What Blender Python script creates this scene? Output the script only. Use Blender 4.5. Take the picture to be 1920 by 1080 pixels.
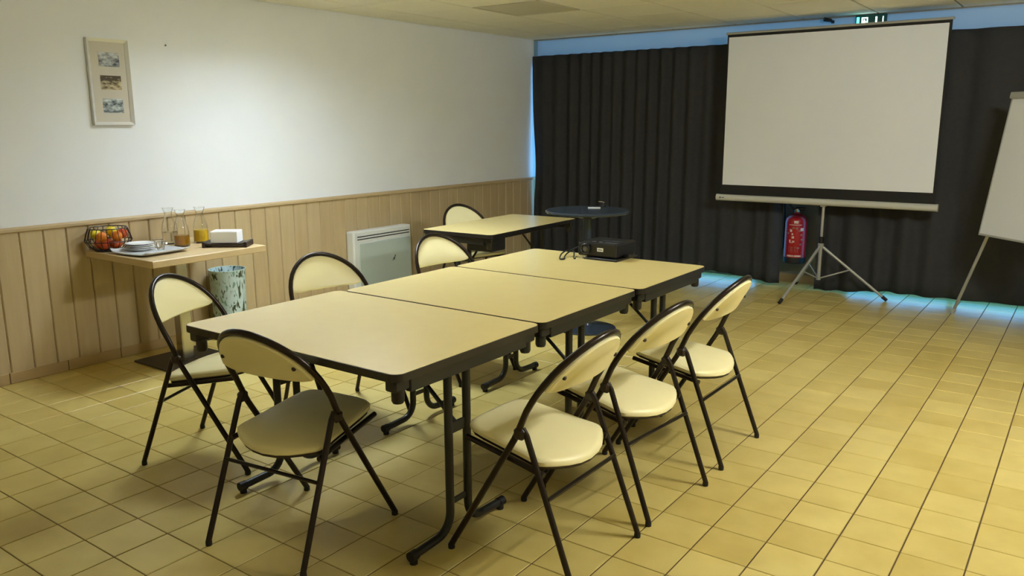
import bpy, bmesh, math, random
from mathutils import Vector, Matrix
random.seed(7)
PI = math.pi
SC = bpy.context.scene
COL = SC.collection
for o in list(bpy.data.objects):
    bpy.data.objects.remove(o)

# ------------------------------------------------------------------ camera, world, exposure
CAM = (0.211, -2.853, 1.460)
YAW, PITCH, ROLL, FPX = 0.6265, -0.2007, 0.0049, 1510.35
cam_d = bpy.data.cameras.new('camera')
cam = bpy.data.objects.new('camera', cam_d)
COL.objects.link(cam)
SC.camera = cam
cam_d.sensor_width = 36.0
cam_d.lens = 36.0 * FPX / 1920.0
cam_d.clip_start = 0.05
CR = Matrix.Rotation(YAW, 3, 'Z') @ Matrix.Rotation(PITCH, 3, 'X') @ Matrix.Rotation(ROLL, 3, 'Y')
right, fwd, up = CR.col[0], CR.col[1], CR.col[2]
M = Matrix((right, up, -fwd)).transposed().to_4x4()
M.translation = Vector(CAM)
cam.matrix_world = M

world = bpy.data.worlds.new('daylight')
SC.world = world
world.use_nodes = True
bg = world.node_tree.nodes['Background']
bg.inputs[0].default_value = (0.10, 0.40, 0.80, 1)
bg.inputs[1].default_value = 0.95
SC.view_settings.view_transform = 'Standard'
SC.view_settings.look = 'None'
SC.view_settings.gamma = 1.0
SC.view_settings.use_curve_mapping = False
SC.view_settings.exposure = 2.2
LAMP_COOL = ((0.86, 0.98, 1.10), 15.0)   # panel over the wall table: cool white tubes
LAMP_SIDE = ((0.97, 1.0, 1.0), 46.0)   # panel on the right: cover sides set bright to light the far walls
LAMP_BASE = ((0.97, 1.0, 1.0), 7.0)   # and its underside, dimmed to even out the floor

# ------------------------------------------------------------------ room sizes (metres)
XL, XR, YF, YB, YW, ZC = -4.765, 3.2, -4.2, 4.44, 4.70, 2.325
TILE = 0.2

# ------------------------------------------------------------------ materials
def s2l(c):
    c /= 255.0
    return c / 12.92 if c <= 0.04045 else ((c + 0.055) / 1.055) ** 2.4
def rgb(r, g, b):
    return (s2l(r), s2l(g), s2l(b), 1.0)
MATS = {}
def mat(name, col, rough=0.5, metal=0.0, spec=0.5, noise=0.0, nscale=8.0, bump=0.0, bscale=200.0, **kw):
    m = bpy.data.materials.new(name)
    m.use_nodes = True
    nt = m.node_tree
    p = nt.nodes['Principled BSDF']
    p.inputs['Base Color'].default_value = col
    p.inputs['Roughness'].default_value = rough
    p.inputs['Metallic'].default_value = metal
    p.inputs['Specular IOR Level'].default_value = spec
    for k, v in kw.items():
        p.inputs[k.replace('_', ' ')].default_value = v
    if noise:
        tc = nt.nodes.new('ShaderNodeNewGeometry')
        n = nt.nodes.new('ShaderNodeTexNoise')
        n.inputs['Scale'].default_value = nscale
        n.inputs['Detail'].default_value = 4
        nt.links.new(tc.outputs['Position'], n.inputs['Vector'])
        h = nt.nodes.new('ShaderNodeMixRGB')
        a = tuple(max(0, c * (1 - noise)) for c in col[:3]) + (1,)
        b = tuple(min(1, c * (1 + noise)) for c in col[:3]) + (1,)
        h.inputs[1].default_value = a
        h.inputs[2].default_value = b
        nt.links.new(n.outputs['Fac'], h.inputs[0])
        nt.links.new(h.outputs[0], p.inputs['Base Color'])
    if bump:
        tc = nt.nodes.new('ShaderNodeTexCoord')
        n = nt.nodes.new('ShaderNodeTexNoise')
        n.inputs['Scale'].default_value = bscale
        nt.links.new(tc.outputs['Object'], n.inputs['Vector'])
        bn = nt.nodes.new('ShaderNodeBump')
        bn.inputs['Strength'].default_value = bump
        bn.inputs['Distance'].default_value = 0.002
        nt.links.new(n.outputs['Fac'], bn.inputs['Height'])
        nt.links.new(bn.outputs[0], p.inputs['Normal'])
    MATS[name] = m
    return m
mat('wall_paint', rgb(233, 236, 238), 0.85, noise=0.03, nscale=3, bump=0.15, bscale=60)
mat('wall_warm', rgb(226, 220, 204), 0.85, noise=0.03, nscale=3)
mat('frame_daylight_blue', rgb(128, 170, 205), 0.7, noise=0.10, nscale=4)  # daylight's blue put into the colour of the transom frame
mat('pier_paint', rgb(150, 145, 130), 0.8, noise=0.06, nscale=6)
mat('ceiling_tile', rgb(244, 241, 228), 0.9, noise=0.03, nscale=5, bump=0.25, bscale=120)
mat('ceiling_grid', rgb(150, 132, 98), 0.8)
mat('rail_wood', rgb(190, 168, 128), 0.5, noise=0.05, nscale=12)
mat('grout', rgb(88, 66, 32), 0.9)
mat('skirting', rgb(176, 150, 104), 0.4, noise=0.08, nscale=6)
mat('laminate', rgb(255, 231, 154), 0.27, noise=0.04, nscale=14, spec=0.7, Coat_Weight=0.35, Coat_Roughness=0.22)
mat('edge_black', rgb(34, 30, 27), 0.35)
mat('table_steel', rgb(42, 42, 38), 0.38, metal=0.3)
mat('plastic_black', rgb(26, 25, 24), 0.4)
mat('chair_steel', rgb(46, 37, 30), 0.28, metal=0.55)
mat('vinyl', rgb(250, 240, 186), 0.38, noise=0.04, nscale=10, bump=0.12, bscale=350)
mat('pan_dark', rgb(46, 34, 24), 0.4)
mat('chrome', rgb(200, 196, 188), 0.22, metal=1.0)
mat('base_plate', rgb(62, 54, 44), 0.5)
mat('beech', rgb(206, 180, 132), 0.4, noise=0.06, nscale=9)
mat('curtain_cloth', rgb(62, 62, 63), 0.95, spec=0.1, noise=0.12, nscale=30)
mat('screen_white', rgb(232, 235, 240), 0.8, spec=0.2)
mat('screen_black', rgb(16, 16, 15), 0.7)
mat('grey_metal', rgb(176, 176, 170), 0.35, metal=0.35)
mat('case_paint', rgb(196, 196, 188), 0.35)
mat('rubber', rgb(20, 18, 17), 0.6)
mat('red_paint', rgb(176, 22, 26), 0.3)
mat('white_print', rgb(226, 208, 198), 0.5)
mat('grey_print', rgb(150, 120, 112), 0.5)
mat('board_white', rgb(220, 222, 224), 0.35)
mat('heater_white', rgb(222, 224, 218), 0.4)
mat('heater_glass', rgb(186, 198, 190), 0.12, noise=0.08, nscale=4)
mat('slot_dark', rgb(40, 42, 42), 0.6)
mat('frame_silver', rgb(226, 226, 222), 0.3, metal=0.35)
mat('photo_mat', rgb(200, 194, 180), 0.7)
mat('round_dark', rgb(50, 60, 72), 0.25)
mat('proj_black', rgb(22, 21, 22), 0.38)
mat('proj_grey', rgb(92, 94, 96), 0.3)
mat('ceramic', rgb(236, 238, 238), 0.18)
mat('tray_grey', rgb(198, 202, 206), 0.35)
mat('napkin', rgb(244, 246, 246), 0.8)
mat('wood_dark', rgb(44, 30, 24), 0.4)
mat('wire_black', rgb(36, 24, 20), 0.4)
mat('apple_yellow', rgb(226, 206, 42), 0.35, noise=0.12, nscale=30)
mat('apple_green', rgb(186, 190, 50), 0.35, noise=0.12, nscale=30)
mat('orange_skin', rgb(226, 128, 30), 0.45, noise=0.10, nscale=30)
mat('peach_skin', rgb(204, 84, 34), 0.5, noise=0.30, nscale=22)
mat('stem_brown', rgb(70, 46, 24), 0.7)
mat('diffuser_off', rgb(206, 200, 176), 0.5, noise=0.06, nscale=60)
mat('fixture_white', rgb(214, 206, 184), 0.5)
mat('louvre', rgb(150, 148, 140), 0.5, metal=0.2)
mat('sign_green', rgb(8, 70, 66), 0.4)
mat('nail', rgb(90, 84, 76), 0.5, metal=0.6)

def emat(name, col, strength):
    m = bpy.data.materials.new(name); m.use_nodes = True
    nt = m.node_tree; nt.nodes.clear()
    e = nt.nodes.new('ShaderNodeEmission'); e.inputs[0].default_value = tuple(col[:3]) + (1,); e.inputs[1].default_value = strength
    o = nt.nodes.new('ShaderNodeOutputMaterial'); nt.links.new(e.outputs[0], o.inputs[0])
    MATS[name] = m
emat('lamp_cool', *LAMP_COOL)
emat('lamp_side', *LAMP_SIDE)
emat('lamp_base', *LAMP_BASE)
emat('sign_glow_green', (0.05, 0.75, 0.55), 1.6)
emat('sign_glow_white', (0.75, 1.0, 0.95), 1.5)

def glassmat(name, tint, rough=0.02, ior=1.45):
    m = bpy.data.materials.new(name); m.use_nodes = True
    p = m.node_tree.nodes['Principled BSDF']
    p.inputs['Base Color'].default_value = tint
    p.inputs['Transmission Weight'].default_value = 1.0
    p.inputs['Roughness'].default_value = rough
    p.inputs['IOR'].default_value = ior
    MATS[name] = m
glassmat('clear_glass', (0.97, 0.98, 0.98, 1))
mat('juice_amber', rgb(230, 164, 30), 0.15, Transmission_Weight=0.35)
mat('juice_orange', rgb(255, 212, 40), 0.2)
glassmat('water', (0.97, 0.95, 0.88, 1), 0.02, 1.33)
# window pane: mostly clear with a faint reflection
m = bpy.data.materials.new('window_glass'); m.use_nodes = True
nt = m.node_tree; nt.nodes.clear()
t = nt.nodes.new('ShaderNodeBsdfTransparent'); g = nt.nodes.new('ShaderNodeBsdfGlossy'); g.inputs['Roughness'].default_value = 0.05
mx = nt.nodes.new('ShaderNodeMixShader'); mx.inputs[0].default_value = 0.06
o = nt.nodes.new('ShaderNodeOutputMaterial')
nt.links.new(t.outputs[0], mx.inputs[1]); nt.links.new(g.outputs[0], mx.inputs[2]); nt.links.new(mx.outputs[0], o.inputs[0])
MATS['window_glass'] = m

# frosted transom: diffuses the daylight behind it
m = bpy.data.materials.new('frosted_glass'); m.use_nodes = True
nt = m.node_tree; nt.nodes.clear()
t = nt.nodes.new('ShaderNodeBsdfTranslucent'); t.inputs[0].default_value = (0.50, 0.50, 0.50, 1)
g = nt.nodes.new('ShaderNodeBsdfDiffuse'); g.inputs[0].default_value = (0.70, 0.78, 0.82, 1)
mx = nt.nodes.new('ShaderNodeMixShader'); mx.inputs[0].default_value = 0.45
o = nt.nodes.new('ShaderNodeOutputMaterial')
nt.links.new(t.outputs[0], mx.inputs[1]); nt.links.new(g.outputs[0], mx.inputs[2]); nt.links.new(mx.outputs[0], o.inputs[0])
MATS['frosted_glass'] = m

def floor_tile_mat():
    m = bpy.data.materials.new('floor_tile'); m.use_nodes = True
    nt = m.node_tree; p = nt.nodes['Principled BSDF']; L = nt.links.new
    geo = nt.nodes.new('ShaderNodeNewGeometry')
    sc = nt.nodes.new('ShaderNodeVectorMath'); sc.operation = 'SCALE'; sc.inputs['Scale'].default_value = 1 / TILE
    L(geo.outputs['Position'], sc.inputs[0])
    fl = nt.nodes.new('ShaderNodeVectorMath'); fl.operation = 'FLOOR'; L(sc.outputs[0], fl.inputs[0])
    mul = nt.nodes.new('ShaderNodeVectorMath'); mul.operation = 'MULTIPLY'; mul.inputs[1].default_value = (1, 1, 0); L(fl.outputs[0], mul.inputs[0])
    wn = nt.nodes.new('ShaderNodeTexWhiteNoise'); wn.noise_dimensions = '3D'; L(mul.outputs[0], wn.inputs['Vector'])
    n = nt.nodes.new('ShaderNodeTexNoise'); n.inputs['Scale'].default_value = 5; n.inputs['Detail'].default_value = 5; L(geo.outputs['Position'], n.inputs['Vector'])
    add = nt.nodes.new('ShaderNodeMath'); add.operation = 'MULTIPLY_ADD'; add.inputs[1].default_value = 0.45; L(wn.outputs['Value'], add.inputs[0]); L(n.outputs['Fac'], add.inputs[2])
    cr = nt.nodes.new('ShaderNodeValToRGB')
    cr.color_ramp.elements[0].position = 0.3; cr.color_ramp.elements[0].color = rgb(196, 172, 92)
    cr.color_ramp.elements[1].position = 1.1 if False else 1.0; cr.color_ramp.elements[1].color = rgb(222, 202, 124)
    L(add.outputs[0], cr.inputs[0]); L(cr.outputs[0], p.inputs['Base Color'])
    r = nt.nodes.new('ShaderNodeMapRange'); r.inputs['To Min'].default_value = 0.24; r.inputs['To Max'].default_value = 0.40
    L(n.outputs['Fac'], r.inputs['Value']); L(r.outputs[0], p.inputs['Roughness'])
    n2 = nt.nodes.new('ShaderNodeTexNoise'); n2.inputs['Scale'].default_value = 14; L(geo.outputs['Position'], n2.inputs['Vector'])
    b = nt.nodes.new('ShaderNodeBump'); b.inputs['Strength'].default_value = 0.12; b.inputs['Distance'].default_value = 0.004
    L(n2.outputs['Fac'], b.inputs['Height']); L(b.outputs[0], p.inputs['Normal'])
    MATS['floor_tile'] = m
floor_tile_mat()

def board_mat():
    m = bpy.data.materials.new('wall_board'); m.use_nodes = True
    nt = m.node_tree; p = nt.nodes['Principled BSDF']; L = nt.links.new
    tc = nt.nodes.new('ShaderNodeNewGeometry')
    mp = nt.nodes.new('ShaderNodeVectorMath'); mp.operation = 'MULTIPLY'; mp.inputs[1].default_value = (9, 9, 0.9)
    L(tc.outputs['Position'], mp.inputs[0])
    n = nt.nodes.new('ShaderNodeTexNoise'); n.inputs['Scale'].default_value = 3; n.inputs['Detail'].default_value = 5
    L(mp.outputs[0], n.inputs['Vector'])
    oi = nt.nodes.new('ShaderNodeObjectInfo')
    add = nt.nodes.new('ShaderNodeMath'); add.operation = 'MULTIPLY_ADD'; add.inputs[1].default_value = 0.35
    L(oi.outputs['Random'], add.inputs[0]); L(n.outputs['Fac'], add.inputs[2])
    cr = nt.nodes.new('ShaderNodeValToRGB')
    cr.color_ramp.elements[0].position = 0.3; cr.color_ramp.elements[0].color = rgb(180, 157, 116)
    cr.color_ramp.elements[1].position = 0.95; cr.color_ramp.elements[1].color = rgb(195, 174, 134)
    L(add.outputs[0], cr.inputs[0]); L(cr.outputs[0], p.inputs['Base Color'])
    p.inputs['Roughness'].default_value = 0.5
    MATS['wall_board'] = m
board_mat()

def bin_mat():
    m = bpy.data.materials.new('leaf_print'); m.use_nodes = True
    nt = m.node_tree; p = nt.nodes['Principled BSDF']; L = nt.links.new
    tc = nt.nodes.new('ShaderNodeTexCoord')
    mp = nt.nodes.new('ShaderNodeMapping'); mp.inputs['Scale'].default_value = (26, 26, 9); mp.inputs['Rotation'].default_value = (0.3, 0.5, 0.2)
    L(tc.outputs['Object'], mp.inputs['Vector'])
    n = nt.nodes.new('ShaderNodeTexNoise'); n.inputs['Scale'].default_value = 1.0; n.inputs['Detail'].default_value = 1.5; n.inputs['Distortion'].default_value = 1.6
    L(mp.outputs[0], n.inputs['Vector'])
    cr = nt.nodes.new('ShaderNodeValToRGB'); cr.color_ramp.interpolation = 'LINEAR'
    e = cr.color_ramp.elements
    e[0].position = 0.57; e[0].color = rgb(192, 216, 220)
    e[1].position = 0.62; e[1].color = rgb(58, 72, 52)
    x = e.new(0.40); x.color = rgb(202, 224, 228)
    x = e.new(0.33); x.color = rgb(120, 160, 150)
    L(n.outputs['Fac'], cr.inputs[0]); L(cr.outputs[0], p.inputs['Base Color'])
    p.inputs['Roughness'].default_value = 0.35
    MATS['leaf_print'] = m
bin_mat()
mat('bin_blue', rgb(186, 212, 206), 0.4)

def photo_mat(name, seed, lo, hi, sky):
    """a small landscape print: pale sky, mottled hills and foreground"""
    m = bpy.data.materials.new(name); m.use_nodes = True
    nt = m.node_tree; p = nt.nodes['Principled BSDF']; L = nt.links.new
    tc = nt.nodes.new('ShaderNodeTexCoord')
    mp = nt.nodes.new('ShaderNodeMapping'); mp.inputs['Location'].default_value = (seed, seed * 2.3, seed * 0.7); mp.inputs['Scale'].default_value = (1, 30, 55)
    L(tc.outputs['Object'], mp.inputs['Vector'])
    n = nt.nodes.new('ShaderNodeTexNoise'); n.inputs['Scale'].default_value = 1.0; n.inputs['Detail'].default_value = 3
    L(mp.outputs[0], n.inputs['Vector'])
    sp = nt.nodes.new('ShaderNodeSeparateXYZ'); L(tc.outputs['Object'], sp.inputs[0])
    g = nt.nodes.new('ShaderNodeMapRange'); g.inputs['From Min'].default_value = -0.01; g.inputs['From Max'].default_value = 0.035; g.inputs['To Min'].default_value = 0.0; g.inputs['To Max'].default_value = sky
    L(sp.outputs['Z'], g.inputs['Value'])
    ad = nt.nodes.new('ShaderNodeMath'); ad.operation = 'ADD'; L(n.outputs['Fac'], ad.inputs[0]); L(g.outputs[0], ad.inputs[1])
    cr = nt.nodes.new('ShaderNodeValToRGB')
    cr.color_ramp.elements[0].position = 0.34; cr.color_ramp.elements[0].color = lo
    cr.color_ramp.elements[1].position = 0.70; cr.color_ramp.elements[1].color = hi
    L(ad.outputs[0], cr.inputs[0]); L(cr.outputs[0], p.inputs['Base Color'])
    p.inputs['Roughness'].default_value = 0.3
    MATS[name] = m
photo_mat('photo_a', 1.7, rgb(52, 60, 64), rgb(196, 200, 200), 0.12)
photo_mat('photo_b', 5.1, rgb(74, 62, 38), rgb(216, 200, 158), -0.22)
photo_mat('photo_c', 9.4, rgb(40, 52, 58), rgb(206, 216, 216), 0.05)

# ------------------------------------------------------------------ mesh helpers
def mesh_obj(name, bm, material, parent=None, smooth=False, loc=None):
    me = bpy.data.meshes.new(name)
    bmesh.ops.recalc_face_normals(bm, faces=bm.faces)
    bm.to_mesh(me); bm.free()
    me.materials.append(MATS[material])
    if smooth:
        for p in me.polygons: p.use_smooth = True
        me.set_sharp_from_angle(angle=math.radians(40))
    o = bpy.data.objects.new(name, me)
    COL.objects.link(o)
    if parent: o.parent = parent
    if loc: o.location = loc
    return o
def BM():
    return bmesh.new()
def box(bm, x0, x1, y0, y1, z0, z1, bevel=0.0, mtx=None, seg=1):
    vs = [bm.verts.new((x, y, z)) for x in (x0, x1) for y in (y0, y1) for z in (z0, z1)]
    fs = [bm.faces.new([vs[i] for i in f]) for f in ((0, 1, 3, 2), (4, 6, 7, 5), (0, 4, 5, 1), (2, 3, 7, 6), (0, 2, 6, 4), (1, 5, 7, 3))]
    es = {e for f in fs for e in f.edges}
    out = vs
    if bevel:
        r = bmesh.ops.bevel(bm, geom=list(es), offset=bevel, segments=seg, affect='EDGES', profile=0.5)
        out = list({v for f in r['faces'] for v in f.verts} | {v for v in vs if v.is_valid})
    if mtx:
        bmesh.ops.transform(bm, matrix=mtx, verts=[v for v in out if v.is_valid])
    return bm
def frames(pts):
    """parallel transported frames along a polyline"""
    n = len(pts); T = []
    for i in range(n):
        a = pts[max(i - 1, 0)]; b = pts[min(i + 1, n - 1)]
        T.append((b - a).normalized())
    ref = Vector((0, 0, 1)) if abs(T[0].z) < 0.9 else Vector((1, 0, 0))
    u = T[0].cross(ref).normalized(); out = []
    for i in range(n):
        if i:
            q = T[i - 1].rotation_difference(T[i]); u = q @ u
            u = (u - T[i] * u.dot(T[i])).normalized()
        out.append((u, T[i].cross(u)))
    return out
def tube(bm, pts, r, n=10, closed=False, flat=1.0):
    pts = [Vector(p) for p in pts]
    rs = r if isinstance(r, (list, tuple)) else [r] * len(pts)
    fr = frames(pts); rings = []
    for p, (u, v), rr in zip(pts, fr, rs):
        rings.append([bm.verts.new(p + (u * math.cos(2 * PI * k / n) + v * math.sin(2 * PI * k / n) * flat) * rr) for k in range(n)])
    m = len(rings)
    for i in range(m if closed else m - 1):
        a, b = rings[i], rings[(i + 1) % m]
        for k in range(n):
            bm.faces.new((a[k], a[(k + 1) % n], b[(k + 1) % n], b[k]))
    if not closed:
        bm.faces.new(rings[0]); bm.faces.new(list(reversed(rings[-1])))
    return bm
def lathe(bm, prof, n=28, cx=0, cy=0, cap=True):
    rings = []
    for r, z in prof:
        if r < 1e-6:
            rings.append([bm.verts.new((cx, cy, z))])
        else:
            rings.append([bm.verts.new((cx + r * math.cos(2 * PI * k / n), cy + r * math.sin(2 * PI * k / n), z)) for k in range(n)])
    for a, b in zip(rings, rings[1:]):
        for k in range(n):
            if len(a) == 1 and len(b) == 1: continue
            if len(a) == 1: bm.faces.new((a[0], b[k], b[(k + 1) % n]))
            elif len(b) == 1: bm.faces.new((a[k], a[(k + 1) % n], b[0]))
            else: bm.faces.new((a[k], a[(k + 1) % n], b[(k + 1) % n], b[k]))
    if cap:
        if len(rings[0]) > 1: bm.faces.new(rings[0])
        if len(rings[-1]) > 1: bm.faces.new(rings[-1])
    return bm
def rrect(w, d, r, n=5):
    pts = []
    for sx, sy, a0 in ((1, 1, 0), (-1, 1, 90), (-1, -1, 180), (1, -1, 270)):
        for k in range(n + 1):
            a = math.radians(a0 + 90 * k / n)
            pts.append((sx * (w / 2 - r) + r * math.cos(a), sy * (d / 2 - r) + r * math.sin(a)))
    return pts
def prism(bm, pts2, z0, z1, f=None):
    f = f or (lambda x, y, z: (x, y, z))
    a = [bm.verts.new(f(x, y, z0)) for x, y in pts2]
    b = [bm.verts.new(f(x, y, z1)) for x, y in pts2]
    bm.faces.new(a); bm.faces.new(list(reversed(b)))
    n = len(a)
    for i in range(n):
        bm.faces.new((a[i], a[(i + 1) % n], b[(i + 1) % n], b[i]))
    return bm
def pad(bm, outline, th, crown, f, cx=0.0, cy=0.0):
    """cushion: flat back, rounded rim, slightly domed front. f maps (u, v, h) to 3D"""
    levels = ((0.96, 0.0), (1.0, th * 0.25), (1.0, th * 0.65), (0.965, th * 0.92), (0.9, th), (0.6, th + crown * 0.6), (0.3, th + crown * 0.92))
    rings = []
    for s, h in levels:
        rings.append([bm.verts.new(f(cx + (x - cx) * s, cy + (y - cy) * s, h)) for x, y in outline])
    n = len(outline)
    for a, b in zip(rings, rings[1:]):
        for k in range(n):
            bm.faces.new((a[k], a[(k + 1) % n], b[(k + 1) % n], b[k]))
    bm.faces.new(rings[0])
    c = bm.verts.new(f(cx, cy, th + crown))
    for k in range(n):
        bm.faces.new((rings[-1][k], rings[-1][(k + 1) % n], c))
    return bm
def arc(c, r, a0, a1, n, fu, fv):
    return [Vector(c) + Vector(fu) * (r * math.cos(math.radians(a0 + (a1 - a0) * k / n))) + Vector(fv) * (r * math.sin(math.radians(a0 + (a1 - a0) * k / n))) for k in range(n + 1)]

def tag(o, label=None, cat=None, group=None, kind=None):
    if label: o['label'] = label
    if cat: o['category'] = cat
    if group: o['group'] = group
    if kind: o['kind'] = kind
    return o
def thing(name, label, cat, loc=(0, 0, 0), rotz=0.0, group=None):
    o = bpy.data.objects.new(name, None)
    o.empty_display_size = 0.1
    COL.objects.link(o)
    o.location = loc; o.rotation_euler = (0, 0, rotz)
    return tag(o, label, cat, group)
def dup(root, loc, rotz, label, group=None):
    r = root.copy(); COL.objects.link(r)
    r.location = loc; r.rotation_euler = (0, 0, rotz); r['label'] = label
    if group: r['group'] = group
    for ch in list(root.children):
        c = ch.copy(); COL.objects.link(c); c.parent = r
        for g in list(ch.children):
            d = g.copy(); COL.objects.link(d); d.parent = c
    return r
def struct(name, bm, material, smooth=False):
    return tag(mesh_obj(name, bm, material, None, smooth), kind='structure')
def inst(name, src, parent, loc=(0, 0, 0)):
    o = bpy.data.objects.new(name, src.data); COL.objects.link(o); o.parent = parent; o.location = loc
    return o

# ================================================================== ROOM SHELL
# --- floor: grout slab with separate tiles laid on it
floor = struct('floor', box(BM(), XL - 0.1, XR + 0.1, YF - 0.1, YW + 0.12, -0.12, -0.0030), 'grout')
def tile_bm(x0=0.0, x1=TILE, y0=0.0, y1=TILE):
    bm = BM(); gx, gy, c = 0.0026, 0.0017, 0.0016
    a = [bm.verts.new(p) for p in ((x0 + gx, y0 + gy, -0.012), (x1 - gx, y0 + gy, -0.012), (x1 - gx, y1 - gy, -0.012), (x0 + gx, y1 - gy, -0.012))]
    b = [bm.verts.new((v.co.x, v.co.y, -c)) for v in a]
    d = [bm.verts.new(p) for p in ((x0 + gx + c, y0 + gy + c, 0), (x1 - gx - c, y0 + gy + c, 0), (x1 - gx - c, y1 - gy - c, 0), (x0 + gx + c, y1 - gy - c, 0))]
    for lo, hi in ((a, b), (b, d)):
        for i in range(4): bm.faces.new((lo[i], lo[(i + 1) % 4], hi[(i + 1) % 4], hi[i]))
    bm.faces.new(d); bm.faces.new(list(reversed(a)))
    return bm
Minv = M.inverted()
def to_px(p):
    v = Minv @ Vector(p)
    if v.z > -0.05: return None
    return 960 + FPX * v.x / -v.z, 540 - FPX * v.y / -v.z, -v.z
i0, i1 = math.floor(XL / TILE), math.ceil(XR / TILE)
j0, j1 = math.floor(YF / TILE), math.ceil(YW / TILE)
cells = []
for i in range(i0, i1):
    for j in range(j0, j1):
        q = to_px(((i + .5) * TILE, (j + .5) * TILE, 0))
        seen = q is not None and -40 < q[0] < 1960 and 0 < q[1] < 1130
        whole = i * TILE >= XL and (i + 1) * TILE <= XR and j * TILE >= YF and (j + 1) * TILE <= YW
        cells.append((0 if (seen and whole) else 1, q[2] if q else 99, i, j))
cells.sort()
tile0 = mesh_obj('floor_tile', tile_bm(), 'floor_tile', floor)
first = True; rest = BM()
for k, (s, d, i, j) in enumerate(cells):
    if k < 300 and s == 0:
        if first: tile0.location = (i * TILE, j * TILE, 0); first = False
        else: inst('floor_tile', tile0, floor, (i * TILE, j * TILE, 0))
    else:
        b = tile_bm(max(i * TILE, XL - .05), min((i + 1) * TILE, XR + .05), max(j * TILE, YF - .05), min((j + 1) * TILE, YW + .05))
        me = bpy.data.meshes.new('t'); b.to_mesh(me); b.free(); rest.from_mesh(me); bpy.data.meshes.remove(me)
tag(mesh_obj('floor_tile_field', rest, 'floor_tile', floor), kind='stuff')

# --- walls
wall_left = struct('wall_left', box(BM(), XL - 0.2, XL, YF - 0.2, YW + 0.2, 0, ZC + 0.3), 'wall_paint')
struct('wall_right', box(BM(), XR, XR + 0.2, YF - 0.2, YW + 0.2, 0, ZC + 0.3), 'wall_warm')
struct('wall_front', box(BM(), XL, XR, YF - 0.2, YF, 0, ZC + 0.3), 'wall_warm')
# wall above the windows, its face at YB, and the glazed bays set back at YW
bm = box(BM(), XL, XR, YB, YW + 0.12, 2.045, 2.060); box(bm, XL, XR, YB - 0.006, YB + 0.02, ZC - 0.010, ZC + 0.10)
struct('wall_back', bm, 'pier_paint')
bm = BM(); box(bm, XL, XR, YB - 0.006, YB + 0.03, 2.060, 2.085)
for x in (XL + 0.022, 1.45, XR - 0.022): box(bm, x - 0.02, x + 0.02, YB - 0.006, YB + 0.03, 2.085, ZC - 0.010)
tr = struct('window_3', bm, 'frame_daylight_blue')
xs = (XL + 0.042, 1.43, 1.47, XR - 0.042)
for a_, b_ in zip(xs[::2], xs[1::2]):
    mesh_obj('pane', box(BM(), a_, b_, YB + 0.004, YB + 0.010, 2.085, ZC - 0.010), 'frosted_glass', tr)
struct('wall_pier', box(BM(), -2.34, -1.55, YW, YW + 0.12, 0, 2.045), 'pier_paint')
struct('wall_side_pier', box(BM(), 1.9, XR, YW, YW + 0.12, 0, 2.045), 'pier_paint')
bb = struct('baseboard_back', box(BM(), -2.34, -1.55, YW - 0.012, YW, 0, 0.072, 0.003), 'skirting')
def window(name, x0, x1, n):
    bm = BM()
    y0, y1 = YW + 0.02, YW + 0.07
    box(bm, x0, x1, y0, y1, 0.0, 0.05); box(bm, x0, x1, y0, y1, 1.995, 2.045)
    for k in range(n + 1):
        x = x0 + (x1 - x0) * k / n
        a, b = max(x0, x - 0.025), min(x1, x + 0.025)
        box(bm, a, b, y0 + 0.001, y1 - 0.001, 0.05, 1.995)
    w = struct(name, bm, 'case_paint')
    for k in range(n):
        a = x0 + (x1 - x0) * k / n + 0.026; b = x0 + (x1 - x0) * (k + 1) / n - 0.026
        mesh_obj('pane', box(BM(), a, b, YW + 0.042, YW + 0.048, 0.052, 1.993), 'window_glass', w)
window('window_1', XL, -2.34, 3)
window('window_2', -1.55, 1.9, 4)

# --- ceiling: carrier above, panels hung in a 60 cm grid
ceiling = struct('ceiling', box(BM(), XL - 0.2, XR + 0.2, YF - 0.2, YB + 0.06, ZC + 0.10, ZC + 0.2), 'ceiling_grid')
GX, GY, G = -4.38, 2.16, 0.6
LIT = [(-3.48, 0.66), (0.72, 0.66)]
OFF = (-3.48, 2.46)
meshes = {}
gi = math.floor((XL - GX) / G)
x = GX + gi * G
while x < XR:
    y = GY + math.floor((YF - GY) / G) * G
    while y < YB:
        cx, cy = x + G / 2, y + G / 2
        if not any(abs(cx - a) < 0.1 and abs(cy - b) < 0.1 for a, b in LIT + [OFF]):
            xa, xb, ya, yb = max(x, XL), min(x + G, XR), max(y, YF), min(y + G, YB)
            if xb - xa > 0.02 and yb - ya > 0.02:
                key = (round(xb - xa, 3), round(yb - ya, 3))
                if key not in meshes:
                    w, d = key
                    bm = box(BM(), 0.0065, w - 0.0065, 0.005, d - 0.005, 0, 0.014, 0.003)
                    o = mesh_obj('ceiling_panel', bm, 'ceiling_tile', ceiling, loc=(xa, ya, ZC)); meshes[key] = o
                else:
                    inst('ceiling_panel', meshes[key], ceiling, (xa, ya, ZC))
        y += G
    x += G

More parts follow.
